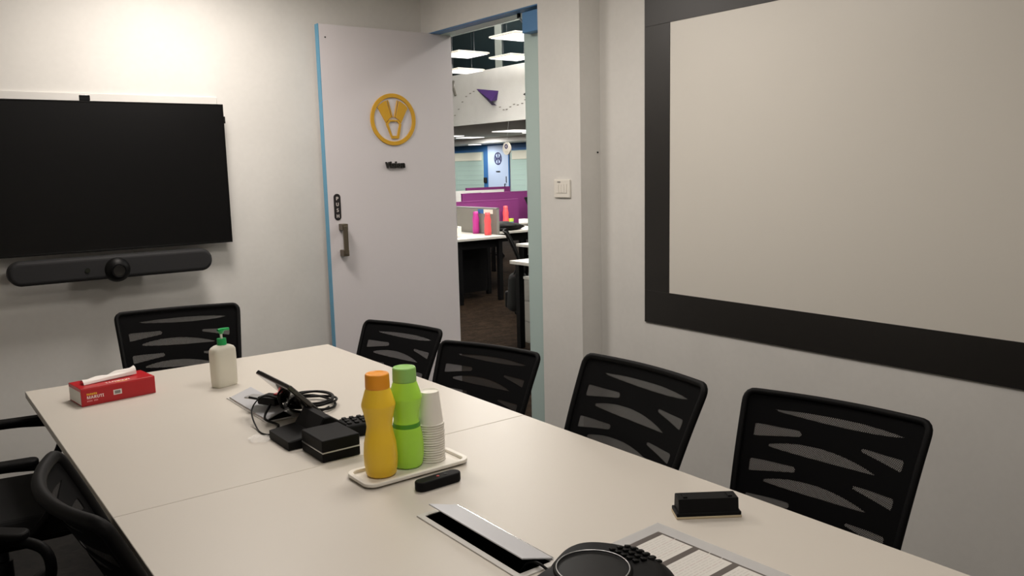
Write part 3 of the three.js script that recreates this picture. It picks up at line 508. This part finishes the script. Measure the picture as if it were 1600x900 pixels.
{ // mezzanine glazing
  const w = new THREE.Group(); w.name = 'window_1'; w.userData.kind = 'structure'; w.position.set(10.4, 3.49, 0); scene.add(w);
  const cuts = [-22, -18.4, -14.09, -10.2, -6.6, -3];
  for (let i = 0; i + 1 < cuts.length; i++) mesh('pane', bx(0.03, 0.05, 0, 0.92, cuts[i] + 0.1, cuts[i + 1] - 0.1), M.darkGlass, w);
  for (const c of cuts) mesh('mullion', bx(0, 0.09, 0, 0.92, c - 0.1, c + 0.1), M.mullion, w);
  mesh('head_rail', bx(0, 0.09, 0.92, 1.1, -22.1, -2.9), M.mullion, w);
  mesh('wall_above', bx(0, 0.2, 1.1, HC - 3.49, HZ0, HZ1), M.fascia, w);
  mesh('side_panel', bx(0, 0.2, 0, 1.1, HZ0, -22.1), M.fascia, w); mesh('side_panel', bx(0, 0.2, 0, 1.1, -2.9, HZ1), M.fascia, w);
  mesh('sill', bx(-0.2, 0.2, -0.04, -0.001, HZ0, HZ1), M.fascia, w);
}
{ // fascia decorations
  const P = (z, y) => [-(z), y]; // drawn seen from -x: screen right = +z
  const at = (pts, depth, x) => { const g = extr(poly(pts.map(([z, y]) => [z, y])), depth, 0); return g.rotateY(-Math.PI / 2).translate(x, 0, 0); };
  const pp = thing('paper_plane', 'purple paper plane relief on the white mezzanine wall', 'wall decoration', [9.998, 2.8, -13.9]);
  const L = (pts) => pts.map(([z, y]) => [z + 13.9, y - 2.8]);
  const hull = (pts) => new ConvexGeometry(pts.map(([z, y, x]) => V(x, y - 2.8, z + 13.9)));
  mesh('wing', hull([[-14.3, 3.14, -0.02], [-13.56, 3.04, 0], [-13.62, 2.84, -0.14], [-13.62, 2.86, 0]]), M.plum, pp);
  mesh('keel', hull([[-14.29, 3.13, -0.02], [-13.8, 2.78, 0], [-13.63, 2.76, 0], [-13.64, 2.83, -0.13]]), M.plum, pp);
  const trail = [[-15.15, 2.66], [-15.0, 2.78], [-14.85, 2.92], [-14.7, 3.02], [-14.55, 3.07], [-14.42, 3.1], [-13.52, 2.72], [-13.4, 2.66], [-13.3, 2.66], [-13.18, 2.7], [-13.06, 2.74], [-12.94, 2.72], [-12.8, 2.74], [-12.7, 2.8]];
  const tr = thing('dotted_trail', 'faint dotted flight trail on the mezzanine wall around the paper plane', 'wall decoration', [9.998, 2.6, -14]);
  for (const [z, y] of trail) mesh('dash', bx(-0.006, 0, y - 2.6 - 0.008, y - 2.6 + 0.008, z + 14 - 0.028, z + 14 + 0.028), M.greyScreen, tr);
  tag(mesh('grey_figure', at([[-15.2, 3.4], [-15.12, 3.38], [-15.16, 3.3], [-15.06, 3.08], [-15.11, 3.06], [-15.22, 3.28], [-15.34, 3.3]], 0.03, 9.998), M.greyScreen), 'grey cut-out relief on the mezzanine wall beside the open door edge', 'wall decoration');
  tag(mesh('wall_relief', at([[-12.73, 2.9], [-12.66, 2.93], [-12.5, 2.87], [-12.66, 2.87]], 0.03, 9.998), M.softBlack), 'small dark relief on the mezzanine wall beyond the tail of the dotted trail', 'wall decoration');
}
// hanging panel lights in the hall
const pend = [[7.16, -10.57], [8.33, -12.34], [6.84, -8.8], [8.04, -10.48], [6.5, -7.0], [5.6, -8.6], [6.1, -5.2], [4.5, -3.3], [4.5, -6.6], [7.4, -3.2]];  // entries without their own label are unseen, added to light the hall
pend.forEach(([x, z], i) => {
  const y = 3.2;
  const p = thing('pendant_light', ['hanging white panel light out in the hall, level with the grey relief', 'hanging white panel light close to the mezzanine wall, level with the grey relief', 'hanging white panel light out in the hall, level with the paper plane', 'hanging white panel light close to the mezzanine wall, level with the paper plane'][i] || 'unseen hanging panel light added over the near side of the office hall', 'pendant light', [x, y, z], 0, 'panel lights hanging in the office hall');
  mesh('housing', bx(-0.28, 0.28, 0.006, 0.03, -0.28, 0.28, 0.004), M.whitePlastic, p); mesh('diffuser', bx(-0.26, 0.26, 0, 0.0058, -0.26, 0.26), M.glow, p); mesh('added_upper_glow', bx(-0.26, 0.26, 0.0301, 0.034, -0.26, 0.26), M.glow, p);  // glowing top panel is added, for upward fill light
  mesh('wire', rod([-0.2, 0.03, 0], [-0.2, HC - y, 0], 0.002, 6), M.softBlack, p); mesh('wire', rod([0.2, 0.03, 0], [0.2, HC - y, 0], 0.002, 6), M.softBlack, p);
  const l = new THREE.RectAreaLight(NEUTRAL, PENDANT_POWER, 0.52, 0.52); l.position.set(x, y - 0.006, z); l.rotation.x = -Math.PI / 2; l.castShadow = true; l.name = 'pendant_glow'; scene.add(l);
  const u = new THREE.RectAreaLight(NEUTRAL, ADDED_UPLIGHT, 0.52, 0.52); u.position.set(x, y + 0.037, z); u.rotation.x = Math.PI / 2; u.castShadow = true; u.name = 'added_up_glow'; scene.add(u);  // added uplight: ceiling bounce brightens the mezzanine wall
});
for (const [x, y, z, s, label] of [[12.9, 2.44, -16.75, 0.9, 'square panel light recessed in the soffit under the mezzanine'], [12.95, 2.44, -19.7, 0.4, 'small panel light in the soffit beside the open door edge'], [15.3, 2.285, -22.1, 0.3, 'small bright downlight in front of the blue far frontage'], [14.1, 2.44, -20.6, 0.6, 'added panel light recessed in the soffit before the blue door'], [14.1, 2.44, -17.4, 0.6, 'added panel light recessed in the soffit before the frosted glazing'], [14.1, 2.44, -24.2, 0.6, 'added panel light recessed in the deep end of the soffit']]) {  // the last entries are added to brighten the space under the mezzanine
  const p = thing('soffit_light', label, 'ceiling light', [x, y, z]);
  mesh('diffuser', bx(-s / 2, s / 2, -0.02, -0.004, -s / 2, s / 2), M.glow, p); mesh('frame', bx(-s / 2 - 0.02, s / 2 + 0.02, -0.0039, 0, -s / 2 - 0.02, s / 2 + 0.02), M.whitePlastic, p);
  const l = new THREE.RectAreaLight(NEUTRAL, SOFFIT_POWER, s, s); l.position.set(x, y - 0.024, z); l.rotation.x = -Math.PI / 2; l.castShadow = true; l.name = 'soffit_glow'; scene.add(l);
}
{ // far frontage: blue frames, door, frosted glazing
  const X = HX1;
  struct('trim_5', [bx(X - 0.05, X, 2.06, 2.285, HZ0, -5), bx(X - 0.06, X, 0, 2.06, -22.55, -22.3)], M.blueBand);
  const d = new THREE.Group(); d.name = 'door_2'; d.userData.kind = 'structure'; d.userData.label = 'pale blue door with round dark emblem across the hall'; d.position.set(X - 0.062, 0, -21.75); scene.add(d);
  mesh('panel', bx(0, 0.06, 0, 2.24, -0.55, 0.56, 0.003), M.doorIce, d);
  const ring = new THREE.Shape(); ring.absellipse(0, 0, 0.2, 0.2, 0, Math.PI * 2); const hh = new THREE.Path(); hh.absellipse(0, 0, 0.165, 0.165, 0, Math.PI * 2, true); ring.holes.push(hh);
  const E = (g) => g.rotateY(-Math.PI / 2).translate(-0.001, 1.82, 0.02);
  mesh('emblem_ring', E(extr(ring, 0.01, 0, 1, 40)), M.navy, d);
  mesh('emblem_wing', E(extr(poly([[-0.13, 0.1], [-0.03, 0.0], [-0.13, -0.1]]), 0.01)), M.navy, d); mesh('emblem_wing', E(extr(poly([[0.13, 0.1], [0.13, -0.1], [0.03, 0.0]]), 0.01)), M.navy, d);
  mesh('emblem_bar', E(extr(poly([[-0.02, -0.16], [0.02, -0.16], [0.02, 0.16], [-0.02, 0.16]]), 0.01)), M.navy, d);
  for (let k = 0; k < 4; k++) mesh('name_letter', bx(-0.012, -0.0005, 1.385, 1.425, -0.09 + k * 0.055, -0.05 + k * 0.055), M.ink, d);
  mesh('handle', [bx(-0.06, -0.04, 0.75, 1.02, 0.4, 0.42), bx(-0.06, -0.0005, 0.75, 0.77, 0.4, 0.42), bx(-0.06, -0.0005, 1.0, 1.02, 0.4, 0.42)], M.darkMetal, d); mesh('door_pull_plate', bx(-0.008, -0.0005, 1.05, 1.25, 0.42, 0.46), M.ink, d);
  mesh('edge_strip', bx(-0.004, 0.02, 0, 2.06, 0.5605, 0.6), M.blueBand, d);
  const pane = (z0, z1, n) => { const w = new THREE.Group(); w.name = n; w.userData.kind = 'structure'; w.position.set(X - 0.04, 0, 0); scene.add(w); mesh('pane', bx(0, 0.03, 0.05, 2.06, z0, z1), M.frostPanel, w); mesh('blind', bx(-0.02, -0.001, 1.78, 2.04, z0 + 0.1, z1 - 0.1), M.blind, w); for (let k = 0; k < 6; k++) mesh('film_line', bx(-0.006, -0.0005, 1.62 - k * 0.16, 1.635 - k * 0.16, z0, z1), M.frameTeal, w); };
  pane(-25.2, -22.56, 'window_2'); pane(-21.1, -18.6, 'window_3');
  tag(mesh('door_stay', bx(X - 0.1, X - 0.061, 1.05, 1.22, -22.52, -22.36, 0.01), M.ink), 'small dark latch on the far blue door post', 'latch');
  const s = thing('round_sign', 'round white hanging sign with a dark blue badge in front of the far door', 'sign', [9.95, 1.898, -13.24], 0);
  mesh('disc', cyl(0.124, 0.124, 0.03, 0, 0, 0, 40).rotateZ(Math.PI / 2), M.whitePlastic, s);
  const bd = new THREE.Shape(); bd.absarc(0, 0.042, 0.048, 0, Math.PI * 2); mesh('badge', extr(bd, 0.004, 0, 1, 32).rotateY(-Math.PI / 2).translate(-0.0301, 0, 0), M.navy, s);
  mesh('badge_mark', extr(poly([[0.016, 0.074], [-0.016, 0.038], [0.016, 0.012], [0.006, 0.042]]), 0.004).rotateY(-Math.PI / 2).translate(-0.0342, 0, 0), M.whitePlastic, s);
  mesh('caption', bx(-0.034, -0.0301, -0.07, -0.05, -0.05, 0.05), M.blind, s); mesh('wire', [rod([-0.015, 0.124, 0], [-0.015, 0.13, 0], 0.004, 6), rod([-0.015, 0.13, 0], [0.042, 0.534, 0], 0.002, 6)], M.steel, s);
}
// ---- desks
function desk(label, x0, x1, z0, z1, legs) {
  const d = thing('office_desk', label, 'desk', [(x0 + x1) / 2, 0, (z0 + z1) / 2]); const w = (x1 - x0) / 2, l = (z1 - z0) / 2;
  mesh('desktop', bx(-w, w, 0.722, 0.75, -l, l, 0.003), M.deskWhite, d); mesh('apron', bx(-w + 0.05, w - 0.05, 0.62, 0.7215, l - 0.12, l - 0.08), M.softBlack, d);
  for (const [x, z] of [[-w + 0.06, l - 0.06], [w - 0.06, l - 0.06], [-w + 0.06, -l + 0.06], [w - 0.06, -l + 0.06]]) mesh('leg', bx(x - 0.025, x + 0.025, 0, 0.7215, z - 0.025, z + 0.025), M.softBlack, d);
  return d;
}
{ const d = desk('white office desk holding the magenta and coral bottles beyond the doorway', 5.03, 5.71, -10.4, -7.66); mesh('under_desk_dark', bx(-0.3, 0.3, 0.08, 0.7, 1.0, 1.02), M.softBlack, d); mesh('under_desk_dark', bx(0.3, 0.32, 0.08, 0.7, -1.2, 1.0), M.softBlack, d); }  // black sheets added to stand in for the darkness under the desk
desk('white office desk behind the grey screen holding a black bag', 5.77, 6.85, -10.4, -8.15);
desk('white office desk corner jutting out beside the light teal door post', 4.17, 5.6, -5.56, -3.6);
desk('white office desk in the row behind the jutting desk corner', 5.15, 6.4, -6.75, -5.7);
desk('white office desk in front of the brighter purple screen', 7.1, 7.8, -10.0, -9.2);
const scr = (name, label, m, x0, x1, y0, y1, z0, z1) => { const s = thing(name, label, 'screen', [(x0 + x1) / 2, y0, (z0 + z1) / 2]); const a = (x1 - x0) / 2, c = (z1 - z0) / 2, h = y1 - y0; mesh('panel', bx(-a, a, 0, h, -c, c, 0.004), m, s); mesh('top_rail', bx(-a - 0.001, a + 0.001, h, h + 0.012, -c - 0.001, c + 0.001), m === M.greyScreen ? M.steel : m, s); return s; };
scr('desk_screen', 'grey fabric desk screen behind the magenta bottle', M.greyScreen, 5.715, 5.755, 0.75, 1.05, -10.3, -7.85);
tag(mesh('name_card', bx(5.706, 5.7145, 0.99, 1.04, -8.1, -7.92, 0.001), M.whitePlastic), 'small white name card clipped to the grey desk screen', 'card');
tag(mesh('blue_card', bx(5.706, 5.7145, 0.99, 1.04, -8.22, -8.11, 0.001), M.blueBand), 'small blue card clipped to the grey desk screen', 'card');
scr('desk_screen', 'dark purple desk screen behind the coral bottle', M.purple, 5.8, 7.02, 0.75, 1.085, -9.16, -9.12);
scr('desk_screen', 'bright purple desk screen in the row farther back', M.purple, 7.0, 8.3, 0.7, 1.14, -10.52, -10.48);
scr('desk_screen', 'low dark plum screen edge below the far pale blue door', M.purple, 8.7, 9.72, 0.75, 1.155, -12.92, -12.88);
scr('desk_screen', 'pale grey partition panel behind the black chair', M.fascia, 7.7, 9.2, 0.7, 1.12, -12.42, -12.38);
// bottles on the desks
const ob = (m, x, z, label, s = 1) => { const b = thing('water_bottle', label, 'water bottle', [x, 0.7505, z]); mesh('body', lathe([[0.0001, 0], [0.04, 0], [0.042, 0.05], [0.037, 0.12], [0.042, 0.17], [0.032, 0.215], [0.029, 0.222]].map((p) => [p[0] * s, p[1]]), 24), m, b); mesh('cap', lathe([[0.029, 0.222], [0.031, 0.225], [0.03, 0.262], [0.0001, 0.265]], 24), m, b); };
ob(M.magenta, 5.66, -8.2, 'magenta water bottle on the desk beyond the doorway'); ob(M.coral, 5.62, -7.9, 'coral red water bottle in front of the grey screen end'); ob(M.coral, 6.72, -9.02, 'coral water bottle against the dark purple screen');
{ const c = thing('striped_cup', 'lime and teal striped cup beside the coral bottle', 'cup', [6.79, 0.7505, -9.0]); mesh('lower_band', cyl(0.036, 0.038, 0.05, 0, 0, 0, 20), M.skyBlue, c); mesh('upper_band', cyl(0.038, 0.042, 0.04, 0, 0.05, 0, 20), M.lime, c); }
{ const b = thing('black_bag', 'limp black bag lying on the desk behind the grey screen', 'bag', [6.18, 0.75, -8.33]); const g = new THREE.SphereGeometry(1, 28, 18), p = g.attributes.position; for (let i = 0; i < p.count; i++) { const x = p.getX(i), y = p.getY(i), z = p.getZ(i); const k = 1 + 0.2 * (L16(x * 0.3 + 0.5, z * 0.3 + y * 0.2) - 0.5); p.setXYZ(i, x * 0.3 * k, Math.max(0.001, (y * 0.6 + 0.5) * 0.1 * k * (1 - 0.3 * x)), z * 0.15 * k); } g.computeVertexNormals(); mesh('body', g, M.softBlack, b); mesh('strap', tube([[-0.2, 0.06, 0.1], [-0.24, 0.075, 0.16], [-0.2, 0.035, 0.16], [-0.1, 0.03, 0.15]], 0.012, 24, 6), M.softBlack, b); }
{ const c = thing('desk_jar', 'dark jar with pale lid on the desk at the door edge', 'jar', [5.45, 0.7505, -8.45]); mesh('body', cyl(0.055, 0.05, 0.13, 0, 0, 0, 18), M.softBlack, c); mesh('lid', cyl(0.052, 0.05, 0.022, 0, 0.13, 0, 18), M.whitePlastic, c); }
tag(mesh('white_box', bx(5.2, 5.27, 0.7505, 0.87, -8.0, -7.93, 0.004), M.whitePlastic), 'small white upright box on the desk at the door edge', 'box');
// hall chairs (same kind as in the meeting room, placed by seat)
const hallGroup = 'black mesh office chairs in the hall';
for (const [x, z, top, fx, fz, label] of [[5.2, -6.98, 0.87, 0.79, 0.61, 'black mesh office chair pulled up to the desk with the bottles'], [8.05, -11.75, 1.1, 0.2, 1, 'black chair back in front of the pale grey partition'], [8.15, -10.2, 1.06, 0.3, 1, 'black chair back against the bright purple screen']]) placeBack(x, z, top, fx, fz, label).userData.group = hallGroup;
{ const p = thing('pedestal_cabinet', 'grey pedestal cabinet with white top under the jutting desk', 'cabinet', [4.5, 0, -5.15]); mesh('body', bx(-0.28, 0.28, 0.06, 0.6, -0.28, 0.28, 0.004), M.greyPed, p); mesh('top', bx(-0.285, 0.285, 0.6, 0.622, -0.285, 0.285, 0.003), M.deskWhite, p); for (let k = 0; k < 3; k++) mesh('drawer', bx(-0.292, -0.2805, 0.075 + k * 0.175, 0.24 + k * 0.175, -0.265, 0.265, 0.003), M.greyPed, p); mesh('plinth', bx(-0.25, 0.25, 0, 0.0599, -0.25, 0.25), M.blackPlastic, p); }
{ const p = thing('pedestal_cabinet', 'dark pedestal cabinet under the desk with the bottles', 'cabinet', [5.46, 0, -8.75]); mesh('body', bx(-0.18, 0.18, 0.04, 0.6, -0.25, 0.25, 0.004), M.softBlack, p); mesh('plinth', bx(-0.15, 0.15, 0, 0.0399, -0.2, 0.2), M.blackPlastic, p); }
{ const b = thing('backpack', 'black backpack hanging from the jutting desk corner', 'backpack', [4.4, 0.27, -5.75]); const g = new RoundedBoxGeometry(0.22, 0.34, 0.13, 4, 0.055), p = g.attributes.position; for (let i = 0; i < p.count; i++) { const k = 1 - 0.25 * (p.getY(i) / 0.34 + 0.5); p.setX(i, p.getX(i) * k); p.setZ(i, p.getZ(i) * k); } g.computeVertexNormals(); mesh('body', g.translate(0, 0.17, 0), M.seatFabric, b); mesh('pocket', new RoundedBoxGeometry(0.15, 0.15, 0.04, 3, 0.018).translate(-0.01, 0.1, -0.075), M.softBlack, b); mesh('strap', tube([[-0.06, 0.3, 0], [-0.04, 0.4, 0.06], [0.0, 0.44, 0.12], [0.04, 0.4, 0.06], [0.06, 0.3, 0]], 0.009, 24, 6), M.seatFabric, b); }

// ---------------------------------------------------------------- shadows on, render
scene.traverse((o) => { if (o.userData.lift) delete o.userData.lift; });
scene.traverse((o) => { if (o.isMesh) { o.castShadow = true; o.receiveShadow = true; } });
renderer.render(scene, camera);
